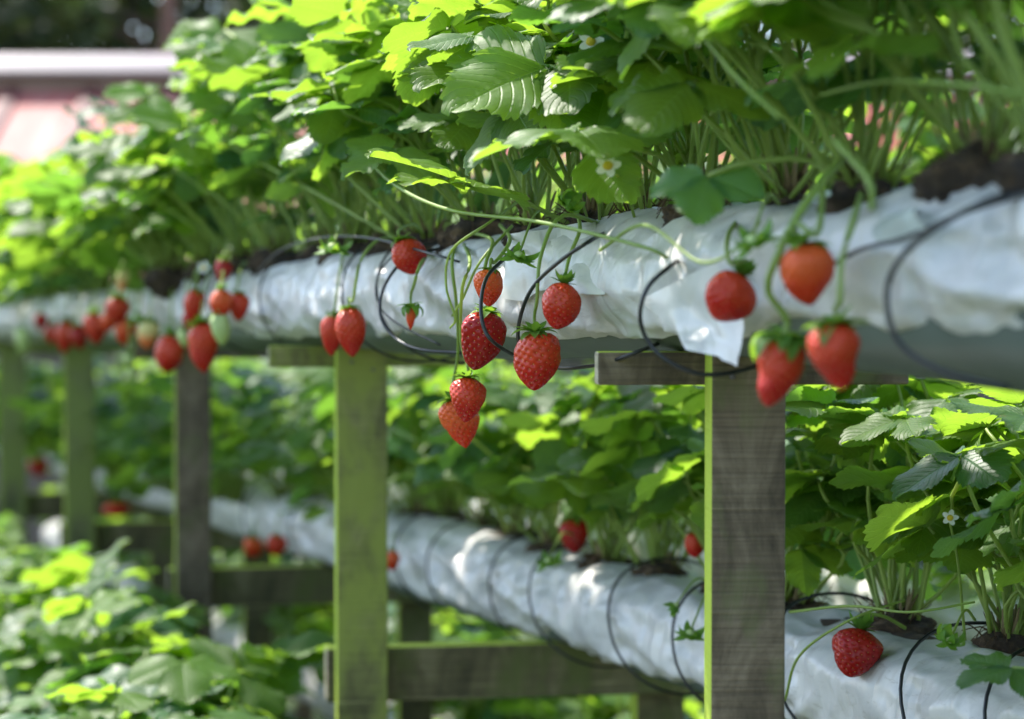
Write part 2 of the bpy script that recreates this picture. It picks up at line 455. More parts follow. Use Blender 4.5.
tdefs = [(-6.6, 17.0, 5.6, 3.6, 'dark tree at far left edge behind the pink roof', 0),
         (-4.6, 18.2, 6.0, 3.6, 'dark tree left of the timber pole, second from left edge', 1),
         (-2.7, 17.0, 5.2, 3.2, 'dark tree just behind the timber pole', 0),
         (-0.6, 18.6, 6.2, 3.8, 'tree behind the shed roof, right of the timber pole', 1),
         (1.6, 17.4, 5.6, 3.6, 'tree behind the middle right of the shed roof', 0),
         (3.9, 18.4, 6.0, 3.8, 'tree behind the right end of the shed roof', 1),
         (-5.6, 22.5, 8.5, 5.5, 'tall tree of the rear rank at far left', 0),
         (-1.6, 23.5, 9.0, 6.0, 'tall tree of the rear rank behind the pole', 0),
         (3.0, 23.0, 8.5, 6.0, 'tall tree of the rear rank at right', 0)]
for i, (x, y, h, wd, lb, c) in enumerate(tdefs): tree(x, y, h, wd, 50 + i, lb, CR[c])

# ------------------------------------------------------------------ wooden trestles
def trestle(k, s, mats, rot, label, wp=0.055, dx=0.0):
    """front post, top board, lower board, rear post"""
    base = UP.pt(s, 0); post_x, post_y = base.x + dx, base.y
    t = thing('wooden_trestle', label, 'trestle', (post_x, post_y, 0), 'wooden trestles carrying the grow bags')
    Rz = Matrix.Rotation(rot, 4, 'Z')
    fm, sm = mats
    ztop = UP.pt(s).z - 0.053
    def put(name, cx, cy, cz, sx, sy, sz, side=None, end=None):
        me = box(name, Matrix.Identity(4), (sx, sy, sz), BEAM if name in ('cross_board', 'rear_post') else fm, 0.0025)
        me.materials.append(sm); me.materials.append(ENDG)
        for p in me.polygons:
            if p.normal.x < -0.7: p.material_index = 2 if end else 1
            elif p.normal.z > 0.7 and end is None: p.material_index = 1
            elif p.normal.z > 0.7 and end: p.material_index = 1
        o = obj(name, me, t, mtx=Rz @ Matrix.Translation((cx, cy, cz)))
        return o
    dp = 0.036
    put('post', 0, 0, ztop / 2 - 0.0, wp, dp, ztop)
    # top board, nailed to the near face of the post, reaching to the camera side
    put('top_board', 0.01, dp / 2 + 0.014, ztop - 0.0125, 0.235, 0.026, 0.025, end=True)
    # lower cross board
    zl = LOW.pt(s).z - 0.053 - 0.0325
    put('cross_board', 0.185, dp / 2 + 0.016, zl, 0.45, 0.030, 0.065, end=True)
    o = LOW.pt(0, 0) - UP.pt(0, 0)
    lx = 0.375; ly = dp / 2 + 0.033 + 0.022
    put('rear_post', lx, ly, (zl + 0.03) / 2, wp, 0.04, zl + 0.03)
    # nails heads
    nm = plain('nail', (0.12, 0.10, 0.09), 0.5) if 'nail' not in bpy.data.materials else bpy.data.materials['nail']
    for (nx, nz) in ((-0.012, -0.018), (0.013, -0.027)):
        me = tube('nail_head', [Vector((nx, -dp / 2 - 0.0015, ztop + nz)), Vector((nx, -dp / 2 + 0.002, ztop + nz))], 0.0022, None, nm, 8)
        obj('nail_head', me, t, mtx=Rz)
frames = [(0, (WOOD, ALGAE), 0.05, 'nearest wooden trestle, dark weathered post with algae-green left edge'),
          (1, (WOODG, ALGAE), 0.15, 'second wooden trestle, its bright mossy green post left of centre'),
          (2, (WOOD, ALGAE), 0.20, 'third trestle back, dark brown post below the hanging berry cluster'),
          (3, (WOODO, ALGAE), 0.24, 'fourth trestle back, olive brown post near the left edge'),
          (4, (WOODO, ALGAE), 0.25, 'fifth trestle back, pale olive post at the left edge of the view')]
for (k, mt, rt, lb), wp_, dx_ in zip(frames, (.055, .060, .058, .062, .066), (0, .009, .028, .012, .012)): trestle(k, k * 0.93 / U.y, mt, rt, lb, wp_, dx_)

# ------------------------------------------------------------------ grow bags
def fbm(x, y, z, o=3):
    return noise.fractal(Vector((x, y, z)), 1.0, 2.1, o)
def bag_shape(s, th, seed, ties, a=0.078, b=0.058):
    """point of the film skin: th = 0 at the back, pi/2 at the top, pi at the camera side"""
    c, sn = math.cos(th), math.sin(th)
    e = 0.92
    x = a * math.copysign(abs(c) ** e, c); z = b * math.copysign(abs(sn) ** e, sn)
    # wrinkles
    q = th * 0.09
    f1 = noise.noise(Vector((s * 5 + q * 13, q * 7 - s * 2.2, seed)))          # long slanting folds
    f2 = noise.noise(Vector((s * 15 - q * 17, q * 7 + s * 3, seed + 7)))
    f3 = noise.noise(Vector((s * 30 + q * 20, q * 6, seed + 3)))
    ex = 0.5 + 0.9 * max(0, noise.noise(Vector((s * 4, q * 8, seed + 40))))
    d = 0.018 * (0.22 - abs(f1)) + ex * (0.016 * (0.22 - abs(f2)) + 0.0065 * (0.22 - abs(f3)))
    d += 0.007 * noise.noise(Vector((s * 3.1, q * 5, seed + 20)))
    for tp in ties:
        g = (s - tp - 0.02 * math.sin(th)) / 0.014
        if abs(g) < 3: d -= 0.0045 * math.exp(-g * g)
        if abs(g) < 9:                            # pleats gathered by the tie
            d += 0.0034 * math.exp(-abs(g) / 3.2) * (0.35 - abs(math.sin(th * 7.5 + tp * 31 + g * 0.16 + 1.6 * f1)))
    # cut openings on top are pressed down
    k = 1 + d / a
    top = max(0, sn)
    z *= 1 - 0.06 * top * (1 + math.sin(s * 9 + seed))
    return x * k, z * k

def grow_bag(name, row, s0, s1, near, seed, ties, label, group, hem=True):
    t = thing(name, label, 'grow bag', row.pt(s0, 0, 0), group)
    base = Vector(t.location)
    ss = []
    s = s0
    while s < s1:
        ss.append(s)
        s += 0.006 if s < near else (0.012 if s < near + 1.5 else 0.03)
    nth = 84
    # film: from the back low edge over the top to the front hem
    th0 = -0.55
    V = []; UVs = []; Fc = []
    for i, s in enumerate(ss):
        for j in range(nth):
            th1 = math.pi + 0.88
            th = th0 + (th1 - th0) * j / (nth - 1)
            x, z = bag_shape(s, th, seed, ties)
            if j > nth - 9:                              # loose wavy hem flares out a little
                f = (j - (nth - 9)) / 8
                wv = noise.noise(Vector((s * 26, seed, 3.3))) + 0.5 * noise.noise(Vector((s * 60, seed, 9.3)))
                x -= f * (0.004 + 0.009 * wv); z += f * (0.002 + 0.007 * noise.noise(Vector((s * 14, seed, 5.5))) + 0.012)*0.4
            p = row.pt(s) - base - N * x + Z * z
            V.append(p); UVs.append((s, th * 0.08))
    for i in range(len(ss) - 1):
        for j in range(nth - 1):
            a_ = i * nth + j
            Fc.append((a_, a_ + nth, a_ + nth + 1, a_ + 1))
    obj('film', mesh('film', V, Fc, [FILM], uvs=UVs), t)
    # dark trough sheet below
    V = []; Fc = []; nt_ = 26; st = ss[::2]
    for s in st:
        mid = (s / 0.997) % 1.0
        sag = 0.008 * math.sin(math.pi * mid) if s > 0 else 0.026 * min(1, -s * 2.2)
        for j in range(nt_):
            f = j / (nt_ - 1)
            x = -0.064 + 0.128 * f
            z = -0.020 - 0.034 * math.sin(math.pi * f) ** 0.35 - sag * math.sin(math.pi * f) ** 0.6
            z += 0.003 * noise.noise(Vector((s * 8, f * 4, seed)))
            V.append(row.pt(s) - base - N * x + Z * z)
    for i in range(len(st) - 1):
        for j in range(nt_ - 1):
            a_ = i * nt_ + j
            Fc.append((a_, a_ + 1, a_ + nt_ + 1, a_ + nt_))
    obj('trough_sheet', mesh('trough_sheet', V, Fc, [TROUGH]), t)
    # growing medium inside, closing the ends
    V, Fc = tube_data([row.pt(s) - base for s in ss[::8]], 0.050, 0.050, 14)
    obj('growing_medium', mesh('growing_medium', V, Fc, [SOIL]), t)
    return t

up_t = [UP.t_at(p, 0.08) for p in (985, 890, 640, 515, 380, 345, 262, 210)]
low_t = [LOW.t_at(p, 0.07) for p in (1005, 925, 790, 690, 622, 545, 500, 440, 405, 300, 250)]
bagU = grow_bag('grow_bag', UP, -0.62, 7.5, 1.2, 3.0, up_t, 'upper white plastic grow bag running from right foreground to far left', 'white grow bags')
bagL = grow_bag('grow_bag', LOW, -0.45, 8.5, 1.6, 11.0, low_t, 'lower white plastic grow bag on the cross boards behind the front posts', 'white grow bags')
bagB = grow_bag('grow_bag', LEFT, -0.45, 5.0, -1.0, 23.0, [], 'low white grow bag at bottom left, buried under leaves', 'white grow bags')
bagD = grow_bag('grow_bag', DEEP, -0.3, 7.0, -1.0, 31.0, [], 'lowest white grow bag behind, glimpsed beneath the cross board', 'white grow bags')

# ground stands for the two lowest bags
def stand(row, s, label, grp):
    p = row.pt(s)
    t = thing('bag_stand', label, 'stand', (p.x, p.y, 0), grp)
    h = p.z - 0.066
    for sx in (-0.05, 0.05):
        obj('leg', box('leg', Matrix.Translation((sx, 0, (h - 0.03) / 2)), (0.04, 0.04, h - 0.03), WOOD, 0.003), t)
    obj('board', box('board', Matrix.Translation((0, 0, h - 0.015)), (0.2, 0.05, 0.03), WOOD, 0.003), t)
ordn = ['nearest', 'second', 'third', 'fourth', 'fifth', 'sixth', 'seventh']
for i in range(5): stand(LEFT, 0.1 + i * 1.1, f'{ordn[i]} low wooden stand under the bottom left grow bag', 'low stands under the left bag')
for i in range(6): stand(DEEP, 0.1 + i * 1.2, f'{ordn[i]} low wooden stand under the lowest rear grow bag', 'low stands under the rear bag')

# flaps of loose film on the upper bag
def flap(corners, n=10, amp=0.003, seed=1, mat=None, label=None, thick=False):
    """corners: 4 points a b c d, bilinear sheet with crumple and a bulge"""
    a, b, c, d = [Vector(x) for x in corners]
    nrm = (b - a).cross(d - a).normalized()
    V = []; Fc = []
    for i in range(n + 1):
        for j in range(n + 1):
            u, v = i / n, j / n
            p = a.lerp(b, u).lerp(d.lerp(c, u), v)
            p = p + nrm * (amp * 2.2 * noise.noise(Vector((u * 2.6, v * 2.6, seed))) * (0.3 + v) + 0.006 * math.sin(u * math.pi) * math.sin(v * math.pi))
            e = 0.02 * noise.noise(Vector((u * 5, v * 5, seed + 4)))
            p = p + (b - a) * e * v
            V.append(p - Vector(bagU.location))
    for i in range(n):
        for j in range(n):
            q = i * (n + 1) + j
            Fc.append((q, q + n + 1, q + n + 2, q + 1))
    o = obj('film_flap', mesh('film_flap', V, Fc, [mat or FILM], uvs=[(x.x, x.z) for x in V]), bagU)
    if label: o['label'] = label
    return o
def fr(px, off=0.08): return UP.Y_at(px, off)
flap([at(596, 222, fr(596, .05)), at(508, 234, fr(508, .075)), at(503, 300, fr(503, .088)), at(606, 296, fr(606, .088))], 14, 0.006, 3, None, 'bright white loose flap behind the central berries')
flap([at(640, 300, fr(640, .088)), at(716, 262, fr(716, .090)), at(745, 366, fr(745, .093)), at(690, 345, fr(690, .088))], 14, 0.006, 8, None, 'pointed drooping corner of film')
flap([at(765, 262, fr(765, .06)), at(808, 192, fr(808, .02)), at(922, 186, fr(922, .02)), at(930, 232, fr(930, .08))], 14, 0.006, 14, FLAP, 'thin translucent lifted film')

# ------------------------------------------------------------------ leaves
def leaflet(L, W, nu, nv, r, fold=0.25, curl=0.5, skew=0.0, teeth=9):
    """returns verts, faces, uvs; stalk end at the origin, midrib along +Y, upper face +Z"""
    V = []; UV = []; Fc = []
    ph = r.uniform(0, 6); wa = r.uniform(0.02, 0.06); wf = r.uniform(1.5, 2.6); tw = r.uniform(-0.35, 0.35)
    amp = L * 0.010
    for i in range(nu + 1):
        u = i / nu
        base = (math.sin(math.pi * min(1, u ** 0.80)) ** 0.62) if 0 < u < 1 else 0.0
        tooth = (u * teeth) % 1.0
        saw = tooth if 0.12 < u < 0.985 else 0
        for j in range(nv + 1):
            v = -1 + 2 * j / nv
            av = abs(v)
            wd = W * base * (1 + skew * (1 if v > 0 else -1))
            edge = max(0, (av - 0.78) / 0.22)
            x = v * wd * (1 + 0.15 * edge * (saw - 0.3))
            y = L * u + 0.16 * W * base * av * av * (1.0 - 0.3 * u) + L * 0.045 * edge * saw
            z = fold * abs(x) - curl * (y / L) ** 2 * L * 0.35 + tw * x * (y / L)
            z += -0.28 * (abs(x) ** 2) / W
            vein = math.cos(2 * math.pi * ((u - 0.30 * av) * 9.0))
            z += amp * vein * min(1, av * 3) * (1 - 0.4 * av)
            z += wa * L * math.sin(u * 6.28 * wf + ph + (2 if v > 0 else 0)) * av * av
            V.append(Vector((x, y, z))); UV.append(((v + 1) / 2, u))
    for i in range(nu):
        for j in range(nv):
            a_ = i * (nv + 1) + j
            Fc.append((a_, a_ + 1, a_ + nv + 2, a_ + nv + 1))
    return V, Fc, UV

def trifoliate(r, size=0.075, hi=True, single=False):
    V = []; Fc = []; UV = []
    nu, nv = (44, 12) if hi else (9, 4)
    te = 11 if hi else 4
    angs = [0] if single else [0, r.uniform(66, 84), -r.uniform(66, 84)]
    for k, a in enumerate(angs):
        L = size * (1.0 if k == 0 else r.uniform(0.86, 0.98))
        W = L * r.uniform(0.36, 0.43)
        v, f, uv = leaflet(L, W, nu, nv, r, r.uniform(0.08, 0.40), r.uniform(0.05, 0.55), 0 if k == 0 else (0.12 if a < 0 else -0.12), te)
        M = Matrix.Rotation(R(a), 3, 'Z') @ Matrix.Rotation(R(r.uniform(-16, 12)), 3, 'X') @ Matrix.Rotation(R(r.uniform(-14, 14)), 3, 'Y')
        b = len(V)
        off = M @ Vector((0, size * 0.05, 0))
        V += [M @ x + off for x in v]; UV += uv; Fc += [tuple(i + b for i in q) for q in f]
        # short leaflet stalk
        b = len(V); tv, tf = tube_data([Vector((0, 0, 0)), off * 1.02 + (M @ Vector((0, 0, 0)))], 0.0011, 0.0009, 5, b)
        V += tv; UV += [(0.5, 0.5)] * len(tv); Fc += tf
    return V, Fc, UV
NV = 12
LEAF = {}
for mi_ in range(3):
    LEAF[mi_] = []
for k in range(NV):
    r = random.Random(100 + k)
    V, Fc, UV = trifoliate(r, 0.075, True)
    for mi_ in range(3):
        LEAF[mi_].append(mesh('leaf', V, Fc, [LEAFM[mi_]], uvs=UV))
LOWLEAF = []
for k in range(8):
    r = random.Random(300 + k)
    LOWLEAF.append(trifoliate(r, 0.075, False))

def leaf_matrix(pos, d, nrm, sc):
    y = d.normalized(); z = (nrm - y * nrm.dot(y)).normalized(); x = y.cross(z)
    M = Matrix((x, y, z)).transposed().to_4x4()
    return Matrix.Translation(pos) @ M @ Matrix.Scale(sc, 4)

def plant_spec(r, nleaf, front, hmin=0.10, hmax=0.245, spread=1.0, smin=0.58, smax=1.02):
    """list of (joint position, direction, normal, scale, kind) relative to the crown"""
    out = []
    for i in range(nleaf):
        for _ in range(30):
            az = r.uniform(0, 2 * math.pi)
            inc = R(r.uniform(4, 62)) * spread
            ln = r.uniform(hmin, hmax) * (1.06 - 0.2 * inc)
            d = Vector((math.cos(az), math.sin(az), 0))
            j = d * math.sin(inc) * ln + Z * (math.cos(inc) * ln * (1 if True else 1))
            fside = d.dot(N) * math.sin(inc) * ln
            if front and fside > 0.035 and j.z < 0.08 + fside * 0.25: continue
            if front and (fside < -0.085 or fside > 0.12): continue
            break
        tilt = R(r.uniform(-15, 45)) + inc * 0.35
        nrm = (Z * math.cos(tilt) + d * math.sin(tilt) + Vector((r.gauss(0, .22), r.gauss(0, .22), 0))).normalized()
        dd = (d * r.uniform(0.7, 1) + Vector((r.gauss(0, .45), r.gauss(0, .45), 0)) - Z * r.uniform(-0.15, 0.35)).normalized()
        out.append((j, dd, nrm, r.uniform(smin, smax), r.random()))
    return out
def stalk_pts(j, r, bow=0.022):
    f = r.uniform(.35, .6)
    m = j * f + Vector((r.uniform(-bow, bow), r.uniform(-bow, bow), r.uniform(0.0, 0.022)))
    m2 = j * (f + (1 - f) * .55) + Vector((r.uniform(-bow, bow), r.uniform(-bow, bow), r.uniform(0.0, 0.02))) * .6
    return [Vector((r.uniform(-.014, .014), r.uniform(-.010, .010), -0.012)), m, m2, j]

# root balls
def rootball(seed, rad=0.031):
    r = random.Random(seed)
    bm = bmesh.new(); bmesh.ops.create_icosphere(bm, subdivisions=4, radius=1)
    for v in bm.verts:
        p = v.co.copy()
        k = 1 + 0.35 * noise.noise(p * 1.7 + Vector((seed, 0, 0))) + 0.22 * noise.noise(p * 5 + Vector((seed, 3, 0))) + 0.12 * noise.noise(p * 12 + Vector((seed, 3, 0)))
        v.co = Vector((p.x * rad * 1.15 * k, p.y * rad * 1.15 * k, p.z * rad * 0.72 * k))
    me = bpy.data.meshes.new('root_ball'); bm.to_mesh(me); bm.free()
    me.materials.append(SOIL)
    for p in me.polygons: p.use_smooth = True
    return me
ROOTB = [rootball(s) for s in range(5)]

def pick_kind(x):
    return 1 if x < 0.34 else (0 if x < 0.74 else 2)

SHEATH = plain('crown_sheath', (0.22, 0.16, 0.07), 0.7, 0.4, 60)
def hi_plant(pos, seed, label, group, nleaf=17, front=True, ball=1.0, **kw):
    r = random.Random(seed)
    t = thing('strawberry_plant', label, 'strawberry plant', pos, group)
    rb = obj('root_ball', ROOTB[seed % 5], t, mtx=Matrix.Translation((0, 0, -0.012 + 0.006 * (ball - 1))) @ Matrix.Rotation(r.uniform(0, 6), 4, 'Z') @ Matrix.Scale(ball, 4))
    V = []; Fc = []
    for k in range(26):                               # fine roots and dead stalks sticking out of the medium
        a = r.uniform(0, 6.28); d = Vector((math.cos(a), math.sin(a), 0)); q = r.uniform(.012, .03) * ball
        e = d * (q + r.uniform(.006, .022)) + Z * r.uniform(-.014, .03)
        v, f = tube_data(smooth_pts([d * q * .6, d * q + Z * r.uniform(.0, .016), e], 5), 0.0009, 0.0004, 4, len(V)); V += v; Fc += f
    obj('root_fibres', mesh('root_fibres', V, Fc, [ROOT]), t)
    V = []; Fc = []
    for k in range(9):                                # papery brown sheaths round the crown
        a = r.uniform(0, 6.28); d = Vector((math.cos(a), math.sin(a), 0))
        v, f = tube_data([d * .004, d * r.uniform(.008, .012) + Z * .014, d * r.uniform(.012, .02) + Z * r.uniform(.022, .034)], 0.0036, 0.0008, 6, len(V)); V += v; Fc += f
    obj('crown_sheaths', mesh('crown_sheaths', V, Fc, [SHEATH]), t)
    for (j, d, n, sc, k) in plant_spec(r, nleaf, front, **kw):
        add_leaf(t, j, d, n, sc, pick_kind(k), r)
    return t
def add_leaf(t, j, d, n, sc, kind, r, var=None, start=None, rad=0.0016):
    ML = leaf_matrix(j, d, n, sc)
    lf = obj('leaf', LEAF[kind][r.randrange(NV) if var is None else var], t, mtx=ML)
    P = stalk_pts(j, r, 0.012 + 0.12 * abs(j.z))
    if start is not None: P[0] = start
    # stalk is a sub-part: undo the leaf's own matrix
    inv = ML.inverted()
    V, Fc = tube_data(smooth_pts(P, 9), rad * 1.25, rad, 6)
    me = mesh('stalk', [inv @ v for v in V], Fc, [STALK])
    obj('stalk', me, lf)
    return lf

# merged low-detail plants, shared meshes
LOWP = []
for k in range(7):
    r = random.Random(500 + k)
    V = []; Fc = []; UV = []; mi = []
    SV = []; SF = []
    for (j, d, n, sc, kd) in plant_spec(r, 19, False) + plant_spec(r, 7, False, 0.09, 0.16, 1.45):
        lv, lf, lu = LOWLEAF[r.randrange(8)]
        M = leaf_matrix(j, d, n, sc); b = len(V)
        V += [M @ v for v in lv]; Fc += [tuple(i + b for i in q) for q in lf]; UV += lu
        mi += [pick_kind(kd)] * len(lf)
        tv, tf = tube_data(smooth_pts(stalk_pts(j, r), 4), 0.002, 0.0014, 4, len(SV)); SV += tv; SF += tf
    LOWP.append((mesh('foliage', V, Fc, LEAFM, mi, UV), mesh('stalks', SV, SF, [STALK])))
def low_plant(pos, seed, label, group, sc=1.0):
    r = random.Random(seed)
    t = thing('strawberry_plant', label, 'strawberry plant', pos, group)
    t.rotation_euler.z = r.uniform(0, 6.28); t.scale = (sc,) * 3
    f, s = LOWP[seed % 7]
    obj('foliage', f, t); obj('stems', s, t)
    return t

# ---- upper row
G1 = 'strawberry plants on the upper grow bag'
up_px = [1105, 1010, 905, 812, 735, 668, 610, 562, 500, 455]
uplab = ['strawberry plant beyond right edge of the upper bag, stems hanging in', 'strawberry plant above dark soil at the upper right corner',
         'out of focus strawberry plant above the lifted film flap, upper right', 'strawberry plant straight above the orange red berry beside the nearest post',
         'thick stemmed strawberry plant above the nearest wooden post', 'strawberry plant with dense upright stems right of the small white flower',
         'strawberry plant rising behind the small white flower', 'strawberry plant above the two central ripe berries',
         'strawberry plant with big serrated leaf, dark root ball above the left central berries', 'strawberry plant with drooping trifoliate leaf left of the dark root ball']
UPP = []
for i, px in enumerate(up_px):
    s = UP.t_at(px, 0); bl = {0: 1.0, 1: 1.05, 2: 0.75, 3: 0.65, 4: 0.8, 5: 0.75, 7: 0.8, 8: 1.25}.get(i, 0.9)
    p = UP.pt(s, rnd.uniform(0.016, 0.036), 0.055)
    UPP.append(hi_plant(p, 900 + i, uplab[i], G1, ball=bl, nleaf=22, front=True, hmin=0.14, hmax=0.27, smin=0.62, smax=1.12))
s = UP.t_at(455, 0) + 0.14; n = 0
back = ['tenth','eleventh']
cnt = 1
def ordinal(n):
    return str(n) + ('th' if 10 <= n % 100 <= 20 else {1: 'st', 2: 'nd', 3: 'rd'}.get(n % 10, 'th'))
while s < 7.3:
    p = UP.pt(s, rnd.uniform(0.01, 0.045), 0.060)
    lb = f'blurred strawberry plant on the upper bag, {ordinal(cnt)} beyond the trifoliate drooping plant'
    if s > 1.6: p = p + N * 0.04 - Z * 0.008
    if s < 1.75: hi_plant(p, 950 + cnt, lb, G1, nleaf=30, front=s < 1.3, hmin=0.10, hmax=0.30 if s < 1.4 else 0.27)
    else: low_plant(p, 950 + cnt, lb, G1, 1.1)
    s += rnd.uniform(0.13, 0.17); cnt += 1
# ---- lower row
G2 = 'strawberry plants on the lower grow bag'; LOWPL = []
s = -0.35; cnt = 1
while s < 8.2:
    p = LOW.pt(s, rnd.uniform(-0.03, 0.01), 0.052)
    lb = f'strawberry plant on the lower bag, {ordinal(cnt)} from its near right end'
    if s < 1.9: LOWPL.append(hi_plant(p, 1100 + cnt, lb, G2, nleaf=24, front=True, smin=0.65, smax=1.12))
    else: low_plant(p + N * min(0.11, 0.03 + (s - 1.9) * 0.1) - Z * min(0.02, (s - 1.9) * 0.02), 1100 + cnt, lb, G2, 1.05)
    s += rnd.uniform(0.13, 0.18); cnt += 1
# ---- bottom left row
G3 = 'strawberry plants along the bottom left bag'
s = 0.84; cnt = 1
while s < 4.3:
    p = LEFT.pt(s, rnd.uniform(-0.075, 0.055), 0.056)
    lb = f'low strawberry plant at bottom left, {ordinal(cnt)} from the near end of its bag'
    if s < 2.0: hi_plant(p, 1300 + cnt, lb, G3, nleaf=22, front=False, hmax=0.22, smin=0.8, smax=1.25)
    else: low_plant(p, 1300 + cnt, lb, G3, 0.78)
    s += rnd.uniform(0.085, 0.12); cnt += 1
# ---- lowest rear row
G4 = 'strawberry plants on the lowest rear bag'
s = -0.1; cnt = 1
while s < 6.8:
    low_plant(DEEP.pt(s, rnd.uniform(-0.04, 0.04), 0.06), 1500 + cnt, f'plant low behind the cross board, {ordinal(cnt)} from near end of lowest bag', G4, 1.1)
    s += rnd.uniform(0.15, 0.2); cnt += 1

# ---- a second rack beyond
def back_rack(off, z, s0, s1, name, sc, seed, posts=True):
    row = Row(745, 1.55, z); row.p = row.p - N * off
    t = grow_bag('grow_bag', row, s0, s1, -2, seed, [], f'white grow bag {name}', 'white grow bags')
    s = s0 + 0.1; c = 1
    while s < s1 - 0.1:
        low_plant(row.pt(s, rnd.uniform(-.04, .04), 0.06), 2000 + int(seed * 50) + c, f'blurred plant {name}, {ordinal(c)} from its near end', 'strawberry plants ' + name, sc)
        s += rnd.uniform(0.21, 0.27) if off > 2 else rnd.uniform(0.17, 0.22); c += 1
    s = s0 + 0.3; c = 0
    while s < s1:
        p = row.pt(s)
        o = obj('rack_post', box('rack_post', Matrix.Translation((0, 0, (p.z - 0.064) / 2)), (0.06, 0.05, p.z - 0.064), WOOD, 0.003), loc=(p.x, p.y, 0))
        tag(o, f'timber post {name}, {ordinal(c + 1)} from its near end', 'post', 'posts under the bag ' + name)
        s += 1.3; c += 1
back_rack(1.25, EYE + 0.02, -0.3, 7.5, 'on the second rack behind', 1.5, 41)
back_rack(0.95, EYE - 0.42, -0.2, 7.5, 'on the second rack, lower tier', 1.2, 47)

back_rack(2.3, EYE - 0.06, 0.0, 6.5, 'on the third rack far behind', 1.5, 53)

# ---- hand-placed leaves of the upper row (joint, tip, upper-face direction)
def hero(px, py, tx, ty, off, toff, nrm, size, kind, var, plants=UPP, row=UP):
    Y = row.Y_at(px, off); Yt = row.Y_at(px, toff) 
    j = at(px, py, Y); tip = at(tx, ty, Yt)
    best = min(plants, key=lambda o: (Vector(o.location) - j).length + (0 if (Vector(o.location).x > j.x) else 0.05))
    base = Vector(best.location)
    r = random.Random(int(px * 7 + py))
    add_leaf(best, j - base, tip - j, Vector(nrm), size / 0.075, kind, r, var, rad=0.0018)
TC = (-0.1, -0.75, 0.65)
hero(550, 66, 432, 98, .10, .13, (-0.1, -0.72, 0.70), 0.095, 1, 0)
hero(470, 186, 352, 146, .13, .15, (-0.15, -0.25, 0.95), 0.090, 1, 1)
hero(578, 130, 458, 146, .13, .15, (0.05, -0.22, 0.97), 0.085, 0, 2)
hero(338, 100, 226, 106, .12, .12, (-0.1, -0.45, 0.88), 0.085, 1, 3)
hero(262, 84, 172, 66, .10, .12, (-0.1, -0.75, 0.65), 0.085, 1, 4)
hero(318, 40, 240, 45, .06, .08, (-0.1, -0.75, 0.65), 0.08, 0, 5)
hero(445, 8, 385, 30, .06, .10, (-0.1, -0.75, 0.65), 0.08, 1, 6)
hero(470, 60, 412, 78, .02, .05, (-0.3, -0.7, 0.65), 0.07, 2, 7)
hero(592, 146, 668, 122, .10, .10, (0.1, -0.55, 0.8), 0.07, 0, 8)
hero(708, 176, 684, 232, .11, .13, (-0.2, -0.9, 0.3), 0.04, 2, 9)
hero(690, 82, 640, 112, .10, .12, (-0.2, -0.5, 0.8), 0.062, 0, 10)
hero(640, 40, 700, 20, .08, .12, (0.1, -0.3, 0.9), 0.07, 0, 11)
hero(860, 42, 812, 105, .10, .13, (-0.5, -0.7, 0.3), 0.052, 1, 3)
hero(735, 10, 790, 30, .12, .14, (0.1, -0.3, 0.95), 0.08, 0, 1)
hero(1012, 668, 962, 692, .13, .14, (-0.1, -0.35, 0.93), 0.045, 2, 3, LOWPL, LOW)
hero(225, 30, 180, 60, .08, .10, (-0.1, -0.6, 0.75), 0.09, 1, 0)
hero(300, 12, 262, 6, .06, .08, (-0.1, -0.6, 0.75), 0.09, 1, 5)
hero(395, 150, 350, 178, .12, .13, (-0.1, -0.5, 0.85), 0.06, 0, 6)
hero(150, 112, 100, 118, .10, .12, (-0.1, -0.6, 0.75), 0.08, 1, 0)

